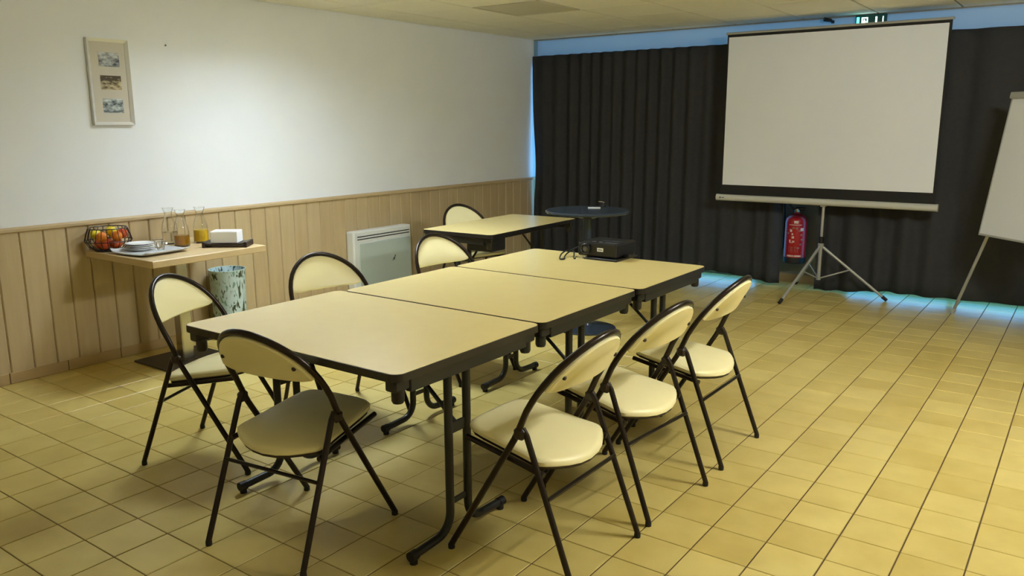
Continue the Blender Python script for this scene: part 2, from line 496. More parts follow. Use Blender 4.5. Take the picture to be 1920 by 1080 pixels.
# --- wainscot boards, rail and skirting on the left wall
BP = 0.1305
yb0 = -0.802
kmin = math.floor((YF - yb0) / BP); kmax = math.ceil((YW - yb0) / BP)
def board_bm():
    bm = BM(); d = 0.018; c = 0.006; g = 0.0012
    prof = [(0, g), (d - c, g), (d, g + c), (d, BP - g - c), (d - c, BP - g), (0, BP - g)]
    a = [bm.verts.new((x, y, 0.066)) for x, y in prof]; b = [bm.verts.new((x, y, 0.876)) for x, y in prof]
    n = len(a)
    for i in range(n): bm.faces.new((a[i], a[(i + 1) % n], b[(i + 1) % n], b[i]))
    bm.faces.new(a); bm.faces.new(list(reversed(b)))
    return bm
b0 = mesh_obj('board', board_bm(), 'wall_board', wall_left, loc=(XL, yb0, 0))
for k in range(kmin, kmax):
    if k == 0: continue
    y = yb0 + k * BP
    if YF <= y and y + BP <= YW: inst('board', b0, wall_left, (XL, y, 0))
bm = BM()
prof = [(0, 0.868), (0.024, 0.868), (0.030, 0.874), (0.030, 0.888), (0.022, 0.898), (0, 0.898)]
prism(bm, prof, YF, YW, lambda x, z, y: (XL + x, y, z))
struct('trim_1', bm, 'rail_wood')
base = struct('baseboard_left', box(BM(), XL, XL + 0.010, YF, YW, 0, 0.062), 'grout')
sk = None; SP = 0.33; y = -0.615 - 11 * SP
while y < YW:
    ya, yb = max(y, YF), min(y + SP, YW)
    if yb - ya > SP - 0.001:
        if sk is None: sk = mesh_obj('skirting_tile', box(BM(), 0, 0.020, 0.002, SP - 0.002, 0.001, 0.066, 0.0025), 'skirting', base, loc=(XL, ya, 0))
        else: inst('skirting_tile', sk, base, (XL, ya, 0))
    elif yb - ya > 0.03:
        mesh_obj('skirting_tile', box(BM(), 0, 0.020, 0.002, yb - ya - 0.002, 0.001, 0.066, 0.0025), 'skirting', base, loc=(XL, ya, 0))
    y += SP

# --- ceiling lights (two lit, one unlit in view)
def ceiling_light(x, y, on, label):
    t = thing('ceiling_light', label, 'light', (x, y, ZC))
    bm = BM()
    for a, b, c, d in ((-.296, .296, -.296, -.272), (-.296, .296, .272, .296), (-.296, -.272, -.272, .272), (.272, .296, -.272, .272)):
        box(bm, a, b, c, d, -0.004 + 0.0002 * (a > -.29), 0.012)
    mesh_obj('frame', bm, 'fixture_white' if on else 'diffuser_off', t)
    if not on:
        mesh_obj('diffuser', box(BM(), -.272, .272, -.272, .272, 0.0, 0.01), 'diffuser_off', t)
        return t
    if on == 'lamp_side':                # added opal cover, shaped to throw the light sideways
        bm = BM(); prism(bm, rrect(.53, .53, .03, 4), -0.075, -0.004); mesh_obj('side_light_cover', bm, on, t)
        bm = BM(); prism(bm, rrect(.534, .534, .03, 4), -0.082, -0.075); mesh_obj('dimmed_underside', bm, 'lamp_base', t)
        return t
    mesh_obj('diffuser', box(BM(), -.271, .271, -.271, .271, 0.050, 0.056), on, t)
    bm = BM()
    for a, b, c, d in ((-.278, .278, -.278, -.272), (-.278, .278, .272, .278), (-.278, -.272, -.272, .272), (.272, .278, -.272, .272)):
        box(bm, a, b, c, d, 0.012, 0.060)
    mesh_obj('housing', bm, 'fixture_white', t)
    for k in range(1, 8):                # crossed louvre blades below the tubes
        p = -.272 + .068 * k
        mesh_obj('louvre_blade', box(BM(), p - .001, p + .001, -.272, .272, 0.026, 0.046), 'louvre', t)
        mesh_obj('louvre_blade', box(BM(), -.272, .272, p - .001, p + .001, 0.026, 0.046), 'louvre', t)
    return t
ceiling_light(*LIT[0], 'lamp_cool', 'lit square panel light in the ceiling above the wall table')
ceiling_light(*LIT[1], 'lamp_side', 'lit square panel light in the ceiling right of the meeting tables')
ceiling_light(*OFF, None, 'unlit grey square panel light set in the ceiling tiles')

# --- curtains and their rail
def curtain(name, x0, x1, label, seed, edge=None):
    rnd = random.Random(seed)
    n = int((x1 - x0) / 0.012); nz = 22
    ph = []; a = 0.0
    f = 0.0
    for i in range(n + 1):
        f += (rnd.random() - 0.5) * 0.10; f = max(-0.30, min(0.34, f)); a += (0.56 + f); ph.append(a)
    bm = BM(); rows = []
    hs = [rnd.uniform(0, 6) for _ in range(4)]
    for k in range(nz + 1):
        s = k / nz
        row = []
        for i in range(n + 1):
            x = x0 + (x1 - x0) * i / n
            hem = 0.048 + 0.022 * math.sin(x * 2.9 + hs[0]) + 0.012 * math.sin(x * 6.1 + hs[1])
            top = 2.155
            z = top + (hem - top) * s
            amp = (0.024 + 0.010 * s) * (0.76 + 0.24 * math.sin(x * 3.7 + hs[2]) * math.sin(x * 1.3 + hs[1]))
            y = 4.385 - 0.012 * s + amp * math.sin(ph[i] * 0.72) + 0.010 * math.sin(ph[i] * 0.31 + hs[2]) * (0.4 + s) + 0.012 * s * math.sin(x * 1.7 + hs[3])
            xx = x + 0.010 * math.sin(ph[i] * 0.36 + 1.1 * s) * s
            if edge:
                w = max(0.0, 1.0 - (x - x0) / 0.35)
                xx += edge(z) * w
            row.append(bm.verts.new((xx, y, z)))
        rows.append(row)
    for a, b in zip(rows, rows[1:]):
        for i in range(n): bm.faces.new((a[i], a[i + 1], b[i + 1], b[i]))
    o = mesh_obj(name, bm, 'curtain_cloth', smooth=True)
    md = o.modifiers.new('thick', 'SOLIDIFY'); md.thickness = 0.003; md.offset = 0
    return tag(o, label, 'curtain')
curtain('curtain', XL + 0.014, -2.05, 'long charcoal curtain left of the fire extinguisher, reaching the corner', 3,
        lambda z: 0.034 * math.exp(-((z - 1.02) / 0.42) ** 2))
curtain('curtain', -1.735, 2.6, 'long charcoal curtain behind the projection screen and flipchart', 11)
rail = BM(); box(rail, XL + 0.02, 2.8, 4.418, 4.432, 2.120, 2.142, 0.002)
for x in (-4.2, -3.0, -1.8, -0.6, 0.6, 1.8):
    box(rail, x - 0.012, x + 0.012, 4.430, YB, 2.124, 2.138)
tag(mesh_obj('curtain_rail', rail, 'pier_paint'), 'slim grey rail carrying the dark curtains below the ceiling', 'curtain rail')

# ================================================================== FURNITURE
# --- folding chair, facing local +Y
def make_chair(label, loc, rotz, group):
    t = thing('folding_chair', label, 'chair', loc, rotz, group)
    W = 0.222
    def back(z):                      # y of the back tube plane at height z
        return -0.072 - 0.56 * (z - 0.573)
    def bowed(u): return -0.034 * max(0.0, 1 - (u / W) ** 2)
    left = [(-W, 0.252, 0.012), (-W, 0.110, 0.246), (-W, -0.024, 0.468), (-W, -0.036, 0.492), (-W, -0.072, 0.573)]
    right_ = [(-x, y, z) for x, y, z in reversed(left)]
    archp = []
    for k in range(1, 22):
        a = PI - PI * k / 22
        z = 0.573 + 0.230 * math.sin(a)
        u = W * math.cos(a) * (1.0 + 0.04 * math.sin(2 * a) ** 2)
        archp.append((u, back(z) + bowed(u), z))
    mesh_obj('back_frame', tube(BM(), left + archp + right_, 0.0112, 10), 'chair_steel', t, True)
    for s in (-1, 1):
        mesh_obj('rear_leg', tube(BM(), [(s * 0.216, -0.052, 0.510), (s * 0.216, -0.068, 0.488), (s * W, -0.250, 0.012)], 0.0105, 10), 'chair_steel', t, True)
        bm = BM(); box(bm, s * 0.222 - 0.014, s * 0.222 + 0.014, -0.066, -0.026, 0.474, 0.512, 0.008)
        mesh_obj('hinge', bm, 'pan_dark', t)
        bm = BM(); tube(bm, [(s * 0.180, 0.205, 0.413), (s * 0.192, 0.0, 0.382), (s * 0.203, -0.125, 0.364)], 0.010, 8)
        mesh_obj('seat_rail', bm, 'chair_steel', t, True)
        for y, r in ((0.252, 0.0122), (-0.250, 0.0116)):
            bm = lathe(BM(), [(r * 0.95, 0.0), (r, 0.002), (r, 0.015), (r * 0.9, 0.018)], 12, s * W, y - 0.002 * (1 if y > 0 else -1))
            mesh_obj('foot_cap', bm, 'rubber', t, True)
    mesh_obj('stretcher', tube(BM(), [(-0.219, -0.150, 0.292), (0.219, -0.150, 0.292)], 0.0070, 8), 'chair_steel', t, True)
    # seat cushion
    half = [(0.0, 0.236), (0.08, 0.235), (0.125, 0.229), (0.152, 0.215), (0.167, 0.192), (0.175, 0.15), (0.182, 0.06), (0.188, -0.02), (0.1955, -0.088), (0.1945, -0.104), (0.180, -0.120), (0.148, -0.142), (0.105, -0.163), (0.055, -0.177), (0.0, -0.182)]
    out = half + [(-x, y) for x, y in reversed(half[1:-1])]
    def sz(v): return 0.396 + 0.150 * v
    def seatf(u, v, h): return (u, v, sz(v) + h - 0.012 * max(0.0, (-v - 0.11) / 0.08) ** 2)
    mesh_obj('seat', pad(BM(), out, 0.028, 0.005, seatf), 'vinyl', t, True)
    bm = BM(); prism(bm, [(x * 0.965, y * 0.965) for x, y in out], 0.0, 0.008, lambda x, y, z: (x, y, sz(y) - 0.0075 + z - 0.012 * max(0.0, (-y - 0.11) / 0.08) ** 2))
    mesh_obj('seat_pan', bm, 'pan_dark', t)
    # backrest cushion inside the loop
    top = []
    a0 = math.radians(20)
    for k in range(21):
        a = a0 + (PI - 2 * a0) * k / 20
        top.append((0.2225 * math.cos(a), 0.573 + 0.2170 * math.sin(a)))
    bot = [(-0.197, 0.641), (-0.178, 0.637)] + [(-0.150 + 0.300 * k / 10, 0.635) for k in range(11)] + [(0.178, 0.637), (0.197, 0.641)]
    out = top + bot
    def backf(u, z, h):
        return (u, back(z) + bowed(u) - 0.020 + h * 0.88, z - 0.004 + h * 0.42)
    mesh_obj('backrest', pad(BM(), out, 0.020, 0.005, backf, 0, 0.70), 'vinyl', t, True)
    for s in (-1, 1):
        bm = BM(); lathe(bm, [(0.0075, -0.004), (0.0075, 0.002), (0.005, 0.0045), (0, 0.005)], 10)
        mtx = Matrix.Translation((s * 0.162, back(0.690) + bowed(0.162) - 0.021, 0.686)) @ Matrix.Rotation(math.radians(90 - 26.5 + 26.5 * 2 - 26.5), 4, 'X')
        bmesh.ops.transform(bm, matrix=mtx, verts=bm.verts)
        mesh_obj('bolt', bm, 'pan_dark', t, True)
    return t
CG = 'cream folding chairs'
R = math.radians
chair0 = make_chair('cream folding chair with its back to the camera at the near table end', (-2.013, -1.088, 0), R(7.2), CG)
for (x, y, a, lab) in [
    (-1.237, -0.655, 90, 'nearest of three cream folding chairs along the right table side'),
    (-1.222, -0.092, 85, 'middle of three cream folding chairs along the right table side'),
    (-1.210, 0.515, 90, 'farthest of three cream folding chairs along the right table side'),
    (-2.909, -0.811, -66, 'cream folding chair angled beside the wall table, left of the near table'),
    (-2.815, -0.140, -101, 'cream folding chair facing the middle table, left of the wall heater'),
    (-2.805, 0.770, -98, 'cream folding chair at the far table, seen right of the wall heater'),
    (-3.870, 2.265, -104, 'cream folding chair tucked behind the small table by the wall')]:
    dup(chair0, (x, y, 0), R(a), lab)

# --- folding table, long side along local X
def make_table(label, loc, rotz, L, Wd, group, H=0.72, name='folding_table'):
    t = thing(name, label, 'table', loc, rotz, group)
    mesh_obj('table_top', prism(BM(), rrect(L - 0.006, Wd - 0.006, 0.034, 6), H - 0.004, H), 'laminate', t)
    mesh_obj('edge_band', prism(BM(), rrect(L, Wd, 0.037, 6), H - 0.027, H - 0.0012), 'edge_black', t)
    ax, ay = L / 2 - 0.028, Wd / 2 - 0.028
    for s in (-1, 1):
        bm = BM(); box(bm, -ax + 0.05, ax - 0.05, s * (ay - 0.10) - 0.012, s * (ay - 0.10) + 0.012, H - 0.066, H - 0.030, 0.003)
        mesh_obj('apron', bm, 'table_steel', t)
        bm = BM(); box(bm, s * ax - 0.012, s * ax + 0.012, -ay + 0.05, ay - 0.05, H - 0.076, H - 0.030, 0.003)
        mesh_obj('apron', bm, 'table_steel', t)
        for q in (-1, 1):
            bm = BM()
            cx, cy = s * (ax - 0.016), q * (ay - 0.020)
            box(bm, cx - 0.024, cx + 0.024, cy - 0.034, cy + 0.034, H - 0.066, H - 0.027, 0.006)
            lathe(bm, [(0.021, H - 0.060), (0.021, H - 0.098), (0.017, H - 0.107), (0.0, H - 0.109)], 14, cx, cy)
            mesh_obj('corner_block', bm, 'plastic_black', t, True)
        lx = s * (L / 2 - 0.094)
        for q in (-1, 1):
            r = 0.075
            pts = [Vector((lx, q * 0.050, H - 0.066)), Vector((lx, q * 0.050, 0.036 + r))]
            pts += arc((lx, q * (0.050 + r), 0.036 + r), r, 180, 270, 7, (0, q, 0), (0, 0, 1))[1:]
            pts += [Vector((lx, q * 0.250, 0.030))]
            mesh_obj('leg', tube(BM(), pts, 0.0155, 12), 'table_steel', t, True)
            bm = BM(); tube(bm, [(lx, q * 0.232, 0.0305), (lx, q * 0.262, 0.0300)], 0.0185, 12); lathe(bm, [(0.014, 0.0), (0.014, 0.03)], 10, lx, q * 0.245)
            mesh_obj('foot_cap', bm, 'rubber', t, True)
        bm = BM(); box(bm, lx - 0.020, lx + 0.020, -0.085, 0.085, H - 0.078, H - 0.030, 0.003)
        mesh_obj('leg_bracket', bm, 'table_steel', t)
        bm = BM(); box(bm, lx - 0.004, lx + 0.004, -0.046, 0.046, 0.40, 0.44)
        mesh_obj('leg_plate', bm, 'table_steel', t)
        bm = BM(); box(bm, lx - 0.004, lx + 0.004, -0.046, 0.046, 0.135, 0.155)
        mesh_obj('leg_plate', bm, 'table_steel', t)
        mesh_obj('brace', tube(BM(), [(lx, 0, 0.42), (lx - s * 0.30, 0, H - 0.045)], 0.008, 8), 'table_steel', t, True)
    return t
TG = 'meeting tables pushed end to end'
make_table('nearest beech-top folding table, black edge, closest to the camera', (-1.990, -0.787, 0), 0, 1.12, 0.785, TG)
make_table('middle beech-top folding table of the row of three', (-1.977, 0.002, 0), 0, 1.095, 0.775, TG)
make_table('far beech-top folding table carrying the black projector', (-1.968, 0.776, 0), 0, 1.105, 0.755, TG)
side = make_table('small narrow beech-top table by the panelled wall near the curtain', (-3.420, 2.050, 0), R(92.0), 1.18, 0.62, 'side tables')

bm = BM(); box(bm, -.535, -.36, -.270, -.070, .590, .692, .006)  # plain black box hung under the near end of the top
tag(mesh_obj('under_box', bm, 'plastic_black', side), 'black box below the near end of the table top')

# --- dark round pedestal table
t = thing('pedestal_table', 'dark round pedestal table standing before the curtain', 'table', (-2.69, 2.07, 0))
mesh_obj('table_top', lathe(BM(), [(0, .838), (.26, .838), (.290, .843), (.298, .850), (.298, .858), (.292, .864), (0, .864)], 48), 'round_dark', t, True)
mesh_obj('column', lathe(BM(), [(.033, .02), (.033, .80), (.11, .822), (.11, .838)], 24), 'round_dark', t, True)
mesh_obj('base_plate', lathe(BM(), [(.212, 0), (.215, .004), (.215, .010), (.15, .022), (.045, .034), (.034, .06)], 40), 'round_dark', t, True)
bm = box(BM(), -.045, .045, -.03, .03, 0, .006, .002); o = mesh_obj('white_card', bm, 'ceramic', loc=(-2.708, 2.194, .864)); o.rotation_euler = (0, 0, .55)
tag(o, 'small white card lying on the dark round table', 'card')
t = thing('table_gadget', 'small dark metal gadget on the far rim of the round table', 'gadget', (-2.700, 2.330, .864), .6)
mesh_obj('body', lathe(BM(), [(.016, 0), (.018, .006), (.012, .016), (.006, .020), (.006, .030), (0, .032)], 16), 'proj_black', t, True)
mesh_obj('lever', tube(BM(), [(0, 0, .027), (-.02, 0, .034), (-.045, 0, .036)], .005, 8), 'chrome', t, True)

# --- projector with its cable
t = thing('projector', 'black projector on the far table with a white sticker', 'projector', (-1.985, 1.105, .72))
bm = box(BM(), -.085, .125, -.125, .125, 0, .012, .003); mesh_obj('base_tray', bm, 'proj_black', t)
bm = box(BM(), -.130, .112, -.112, .125, .016, .094, .010, seg=2); body = mesh_obj('body', bm, 'proj_black', t)
for x, y in ((-.06, -.09), (.09, -.09), (-.06, .09), (.09, .09)):
    mesh_obj('foot', lathe(BM(), [(.010, .011), (.010, .018)], 10, x, y), 'rubber', t)
bm = BM(); lathe(bm, [(.030, 0), (.030, .016), (.026, .020), (.021, .012), (0, .012)], 24)
bmesh.ops.transform(bm, matrix=Matrix.Translation((-.075, -.110, .058)) @ Matrix.Rotation(R(90), 4, 'X'), verts=bm.verts)
ln = mesh_obj('lens_ring', bm, 'proj_black', t, True)
bm = BM(); lathe(bm, [(.019, .011), (.012, .017), (0, .019)], 20)
bmesh.ops.transform(bm, matrix=Matrix.Translation((-.075, -.110, .058)) @ Matrix.Rotation(R(90), 4, 'X'), verts=bm.verts)
mesh_obj('lens', bm, 'proj_grey', ln, True)
bm = box(BM(), -.005, .033, -.1135, -.1115, .048, .068); st = mesh_obj('sticker', bm, 'ceramic', body)
bm = box(BM(), .001, .027, -.1142, -.1134, .055, .060); mesh_obj('sticker_print', bm, 'proj_grey', st)
bm = box(BM(), -.02, .10, -.02, .09, .093, .0975, .002); mesh_obj('top_panel', bm, 'proj_black', body)
for x in (-.045, -.005): mesh_obj('button', lathe(BM(), [(.010, .093), (.010, .098), (0, .099)], 12, x, -.075), 'proj_grey', body, True)
bm = box(BM(), .03, .10, -.095, -.055, .0935, .0955); mesh_obj('glossy_strip', bm, 'proj_grey', body)
bm = box(BM(), .112, .150, -.03, .05, .016, .030, .004); mesh_obj('side_flap', bm, 'proj_black', t)
pts = [(-2.112, 1.06, .775), (-2.150, 1.04, .770), (-2.185, 1.00, .742), (-2.175, .95, .727), (-2.145, .90, .7255), (-2.150, .875, .7255), (-2.172, .895, .727), (-2.20, .96, .742), (-2.195, 1.02, .755), (-2.165, 1.03, .748), (-2.135, .985, .730), (-2.110, .945, .7255), (-2.098, .94, .7255)]
def smooth(p, n=5):
    p = [Vector(q) for q in p]; out = []
    for i in range(len(p) - 1):
        a, b, c, d = p[max(i - 1, 0)], p[i], p[i + 1], p[min(i + 2, len(p) - 1)]
        for k in range(n):
            u = k / n
            out.append(0.5 * ((2 * b) + (c - a) * u + (2 * a - 5 * b + 4 * c - d) * u * u + (3 * b - a - 3 * c + d) * u ** 3))
    return out + [p[-1]]
bm = tube(BM(), smooth(pts), .0042, 8)
tag(mesh_obj('power_cable', bm, 'rubber', None, True), 'loose loops of black cable beside the projector', 'cable')

# --- wall table (pedestal bistro table pushed to the wall)
BX, BY = -4.365, -0.070
t = thing('wall_table', 'square beech pedestal table pushed against the panelled wall', 'table', (BX, BY, 0))
BXL = XL + 0.032 - BX
bm = BM(); box(bm, BXL, -3.995 - BX, -.447 - BY, .312 - BY, .680, .720, .003); mesh_obj('table_top', bm, 'beech', t)
bm = BM(); box(bm, -.038, .038, -.038, .038, .012, .668, .006); mesh_obj('column', bm, 'chrome', t)
bm = BM(); box(bm, -.14, .14, -.14, .14, .664, .680, .003); mesh_obj('mounting_plate', bm, 'base_plate', t)
bm = BM(); box(bm, -.222, .222, -.222, .222, 0, .012, .003); mesh_obj('base_plate', bm, 'base_plate', t)
lathe_b = lathe(BM(), [(.065, .012), (.062, .020), (.054, .024)], 20); mesh_obj('column_collar', lathe_b, 'base_plate', t, True)
TZ = .720

# fruit basket
KX, KY = -4.612, -.360
t = thing('fruit_basket', 'black wire fruit basket at the left end of the wall table', 'basket', (KX, KY, TZ))
def ring(r, z, wr=.0028, n=36):
    return tube(BM(), [(r * math.cos(2 * PI * k / n), r * math.sin(2 * PI * k / n), z) for k in range(n)], wr, 6, closed=True)
mesh_obj('top_rim', ring(.108, .138, .0032), 'wire_black', t, True)
mesh_obj('upper_ring', ring(.132, .062), 'wire_black', t, True)
mesh_obj('bottom_ring', ring(.078, .006, .004), 'wire_black', t, True)
mesh_obj('bottom_plate', lathe(BM(), [(.0765, .004), (.0765, .008), (0, .008)], 28), 'wire_black', t)
for k in range(24):
    a = 2 * PI * k / 24
    c, s = math.cos(a), math.sin(a)
    mesh_obj('wire', tube(BM(), [(r * c, r * s, z) for r, z in ((.078, .006), (.110, .028), (.132, .062), (.122, .100), (.108, .138))], .0022, 6), 'wire_black', t, True)
def fruit(name, mt, x, y, z, r, label, group, stem=True):
    t = thing(name, label, 'fruit', (KX + x, KY + y, TZ + z - r), random.uniform(0, 6), group)
    prof = [(0, r * .10), (r * .35, r * .02)] if name == 'apple' else [(0, 0), (r * .4, r * .07)]
    for k in range(2, 12):
        a = -PI / 2 + PI * k / 12
        prof.append((r * math.cos(a) * (1.0 if name != 'apple' else 1.0 + .06 * math.sin(a)), r + r * math.sin(a) * .96))
    prof.append((0, 2 * r * .92 if name == 'apple' else 2 * r * .975))
    mesh_obj('skin', lathe(BM(), prof, 18), mt, t, True)
    if stem: mesh_obj('stem', tube(BM(), [(0, 0, 2 * r * .90), (.002, 0, 2 * r + .006)], .0018, 6), 'stem_brown', t, True)
spots_low = [(.052 * math.cos(a), .052 * math.sin(a)) for a in (0.3, 1.56, 2.8, 4.1, 5.35)]
for k, (x, y) in enumerate(spots_low):
    fruit('peach', 'peach_skin', x, y, .041, .030, 'ripe red-orange peach low in the wire basket', 'peaches low in the basket', False)
ups = [('apple', 'apple_yellow', -.062, -.045, .098, 'yellow apple at the left side of the wire basket'),
       ('apple', 'apple_green', -.035, .045, .104, 'greenish yellow apple nearest the wall in the wire basket'),
       ('apple', 'apple_yellow', .018, .012, .118, 'yellow apple topmost in the middle of the wire basket'),
       ('peach', 'peach_skin', .040, .068, .100, 'red-orange peach at the top right of the wire basket'),
       ('orange', 'orange_skin', .072, .015, .092, 'orange right of centre in the wire basket'),
       ('orange', 'orange_skin', .045, -.062, .092, 'orange left of centre in the wire basket, below the apples')]
for n, mt, x, y, z, l in ups:
    fruit(n, mt, x, y, z, .031, l, 'fruit in the upper layer of the basket', n == 'apple')

# serving tray with plates and glasses
t = thing('serving_tray', 'light grey serving tray with raised ends on the wall table', 'tray', (-4.326, -.262, TZ), R(5))
bm = BM(); nx, ny = 16, 8; L2, W2 = .168, .165
def trayz(u, v):
    e = max(0, abs(u) - .72) / .28; f = max(0, abs(v) - .82) / .18
    return .004 + .016 * e * e * 1.0 + .006 * f * f
for off, flip in ((0, 0), (.005, 1)):
    g = [[bm.verts.new((L2 * u, W2 * v * (1 - .10 * u * u), trayz(u, v) + off)) for v in [-1 + 2 * j / ny for j in range(ny + 1)]] for u in [-1 + 2 * i / nx for i in range(nx + 1)]]
    for i in range(nx):
        for j in range(ny): bm.faces.new((g[i][j], g[i + 1][j], g[i + 1][j + 1], g[i][j + 1]))
    if off == 0: g0 = g
def rim(a, b):
    for i in range(len(a) - 1): bm.faces.new((a[i], a[i + 1], b[i + 1], b[i]))
rim([r[0] for r in g0], [r[0] for r in g]); rim([r[-1] for r in g0], [r[-1] for r in g]); rim(g0[0], g[0]); rim(g0[-1], g[-1])
mesh_obj('tray_sheet', bm, 'tray_grey', t, True)
bm = BM()
for x in (-.09, .09):
    mesh_obj('tray_foot', box(BM(), x - .01, x + .01, -.09, .09, 0, .0045), 'rubber', t)
names = ['lowest white plate of the stack on the tray', 'second white plate from the bottom of the stack', 'third white plate from the bottom of the stack', 'topmost white plate of the stack on the tray']
for k in range(4):
    o = mesh_obj('plate', lathe(BM(), [(.044, 0), (.046, .003), (.075, .012), (.079, .0135), (.0775, .0150), (.058, .0080), (.042, .0055), (0, .0055)], 32), 'ceramic', None, True, (-4.398, -.285, TZ + .0095 + k * .0105))
    tag(o, names[k], 'plate', 'white plates stacked on the tray')
def tumbler(x, y, rz, tilt, label):
    t = mesh_obj('glass_cup', lathe(BM(), [(.018, 0), (.020, .002), (.030, .050), (.0315, .052), (.0295, .051), (.0285, .049), (.0185, .008), (0, .007)], 24), 'clear_glass', None, True, (x, y, TZ + .0095))
    return tag(t, label, 'glass', 'glass cups on the tray')
tumbler(-4.410, -.160, 0, 0, 'small clear glass cup on the tray nearest the carafes')
tumbler(-4.320, -.200, 0, 0, 'small clear glass cup beside the white plates')

# carafes
def carafe(x, y, juice, fill, label):
    t = thing('carafe', label, 'carafe', (x, y, TZ))
    prof = [(.040, 0.0), (.046, .003), (.047, .010), (.046, .085), (.041, .125), (.027, .165), (.022, .185), (.023, .200), (.033, .228), (.0345, .230),
            (.0325, .2295), (.0215, .201), (.0200, .186), (.0250, .166), (.0390, .126), (.0438, .085), (.0445, .012), (.040, .007), (0, .006)]
    mesh_obj('glass_body', lathe(BM(), prof, 32, cap=False), 'clear_glass', t, True)
    bm = lathe(BM(), [(0, 0), (.040, 0)], 32, cap=False); mesh_obj('glass_foot', bm, 'clear_glass', t)
    if fill: mesh_obj('drink', lathe(BM(), [(0, .0065), (.040, .0075), (.0442, .0125), (.0438, fill), (0, fill)], 32), juice, t, True)
    return t
carafe(-4.560, .010, 'water', .075, 'glass carafe of pale drink at the back of the wall table')
carafe(-4.395, -.010, 'juice_amber', .070, 'glass carafe of amber apple juice nearest the tray')
carafe(-4.440, .155, 'juice_orange', .084, 'glass carafe of cloudy orange juice by the napkins')

# dark wooden stand with a block of napkins
t = thing('serving_stand', 'dark curved wooden stand under the white napkins', 'stand', (-4.160, .155, TZ), R(38))
bm = BM(); n = 16
def sag(u): return .022 - .012 * (1 - u * u)
rows = []
for i in range(n + 1):
    u = -1 + 2 * i / n
    rows.append([bm.verts.new((.128 * u, s * .075, sag(u) + h)) for s, h in ((-1, 0), (1, 0), (1, .010), (-1, .010))])
for a, b in zip(rows, rows[1:]):
    for k in range(4): bm.faces.new((a[k], a[(k + 1) % 4], b[(k + 1) % 4], b[k]))
bm.faces.new(rows[0]); bm.faces.new(list(reversed(rows[-1])))
mesh_obj('stand_board', bm, 'wood_dark', t)
for s in (-1, 1):
    bm = box(BM(), s * .128 - .009, s * .128 + .009, -.075, .075, 0, .034, .002); mesh_obj('foot', bm, 'wood_dark', t)
t = thing('napkin_stack', 'block of white paper napkins on the dark stand', 'napkins', (-4.168, .155, TZ + .0260), R(38))
mesh_obj('napkin_block', box(BM(), -.083, .083, -.058, .058, 0, .070, .003), 'napkin', t)
mesh_obj('top_napkin', box(BM(), -.082, .082, -.057, .057, .0702, .0722, .0008), 'napkin', t)

# --- leaf-print bin on the floor under the wall
t = thing('waste_bin', 'pale blue leaf-print bin on the floor against the panelling', 'bin', (-4.600, .435, 0))
mesh_obj('bin_body', lathe(BM(), [(.100, 0), (.104, .004), (.122, .485), (.124, .490), (.119, .488), (.101, .012), (0, .010)], 36), 'leaf_print', t, True)
mesh_obj('bin_rim', tube(BM(), [(.1215 * math.cos(2 * PI * k / 36), .1215 * math.sin(2 * PI * k / 36), .489) for k in range(36)], .0030, 6, closed=True), 'bin_blue', t, True)

# --- wall heater
HX = XL + .018
t = thing('wall_heater', 'white electric panel heater fixed to the panelled wall', 'heater', (HX, 2.015, .115))
bm = BM(); box(bm, 0, .088, -.343, .343, 0, .487, .014, seg=2); mesh_obj('casing', bm, 'heater_white', t)
bm = BM(); box(bm, .086, .098, -.288, .320, .015, .385, .004); gl = mesh_obj('front_panel', bm, 'heater_glass', t)
for z in (.415, .437):
    bm = BM(); box(bm, .0865, .0895, -.300, .318, z, z + .008); mesh_obj('vent_slot', bm, 'slot_dark', t)
bm = BM()
for a, b in (((.0995, .10, .215), (.0995, .13, .235)), ((.0995, .11, .205), (.0995, .125, .245)), ((.0995, .09, .200), (.0995, .115, .222))):
    tube(bm, [a, b], .0022, 5)
mesh_obj('mark', bm, 'slot_dark', gl)  # three thin dark strokes on the front panel

# --- framed photographs
t = thing('picture_frame', 'tall silver frame of three small landscape photos on the wall', 'picture', (XL + .001, -.175, 1.722))
fw, fh = .128, .256
bm = BM(); box(bm, 0, .010, -fw + .008, fw - .008, -fh + .008, fh - .008); mt = mesh_obj('mount', bm, 'photo_mat', t)
def frame_bar(axis, s):
    bm = BM(); w = .019
    if axis == 'z':
        q = [(-fh, 0), (fh, 0), (fh - w, w), (-fh + w, w)]
        pts = [(s * (fw - d), z) for z, d in q]
    else:
        q = [(-fw, 0), (fw, 0), (fw - w, w), (-fw + w, w)]
        pts = [(y, s * (fh - d)) for y, d in q]
    a = [bm.verts.new((0, y, z)) for y, z in pts]
    hi = [.026, .026, .013, .013]
    b = [bm.verts.new((h, y, z)) for (y, z), h in zip(pts, hi)]
    bm.faces.new(a); bm.faces.new(list(reversed(b)))
    for i in range(4): bm.faces.new((a[i], a[(i + 1) % 4], b[(i + 1) % 4], b[i]))
    return bm
for ax_, s in (('z', -1), ('z', 1), ('y', -1), ('y', 1)): mesh_obj('frame_bar', frame_bar(ax_, s), 'frame_silver', t)
for z, m_ in ((.135, 'photo_a'), (-.002, 'photo_b'), (-.140, 'photo_c')):
    o = mesh_obj('photo', box(BM(), 0, .0015, -.064, .064, -.042, .042), m_, mt, loc=(.0100, .006, z))
o = mesh_obj('wall_nail', lathe(BM(), [(.003, 0), (.003, .012), (.006, .013), (.006, .015), (0, .0155)], 10), 'nail', loc=(XL - .006, .217, 1.968))
o.rotation_euler = (0, R(90), 0)
tag(o, 'single bare nail in the white wall right of the photo frame', 'nail')

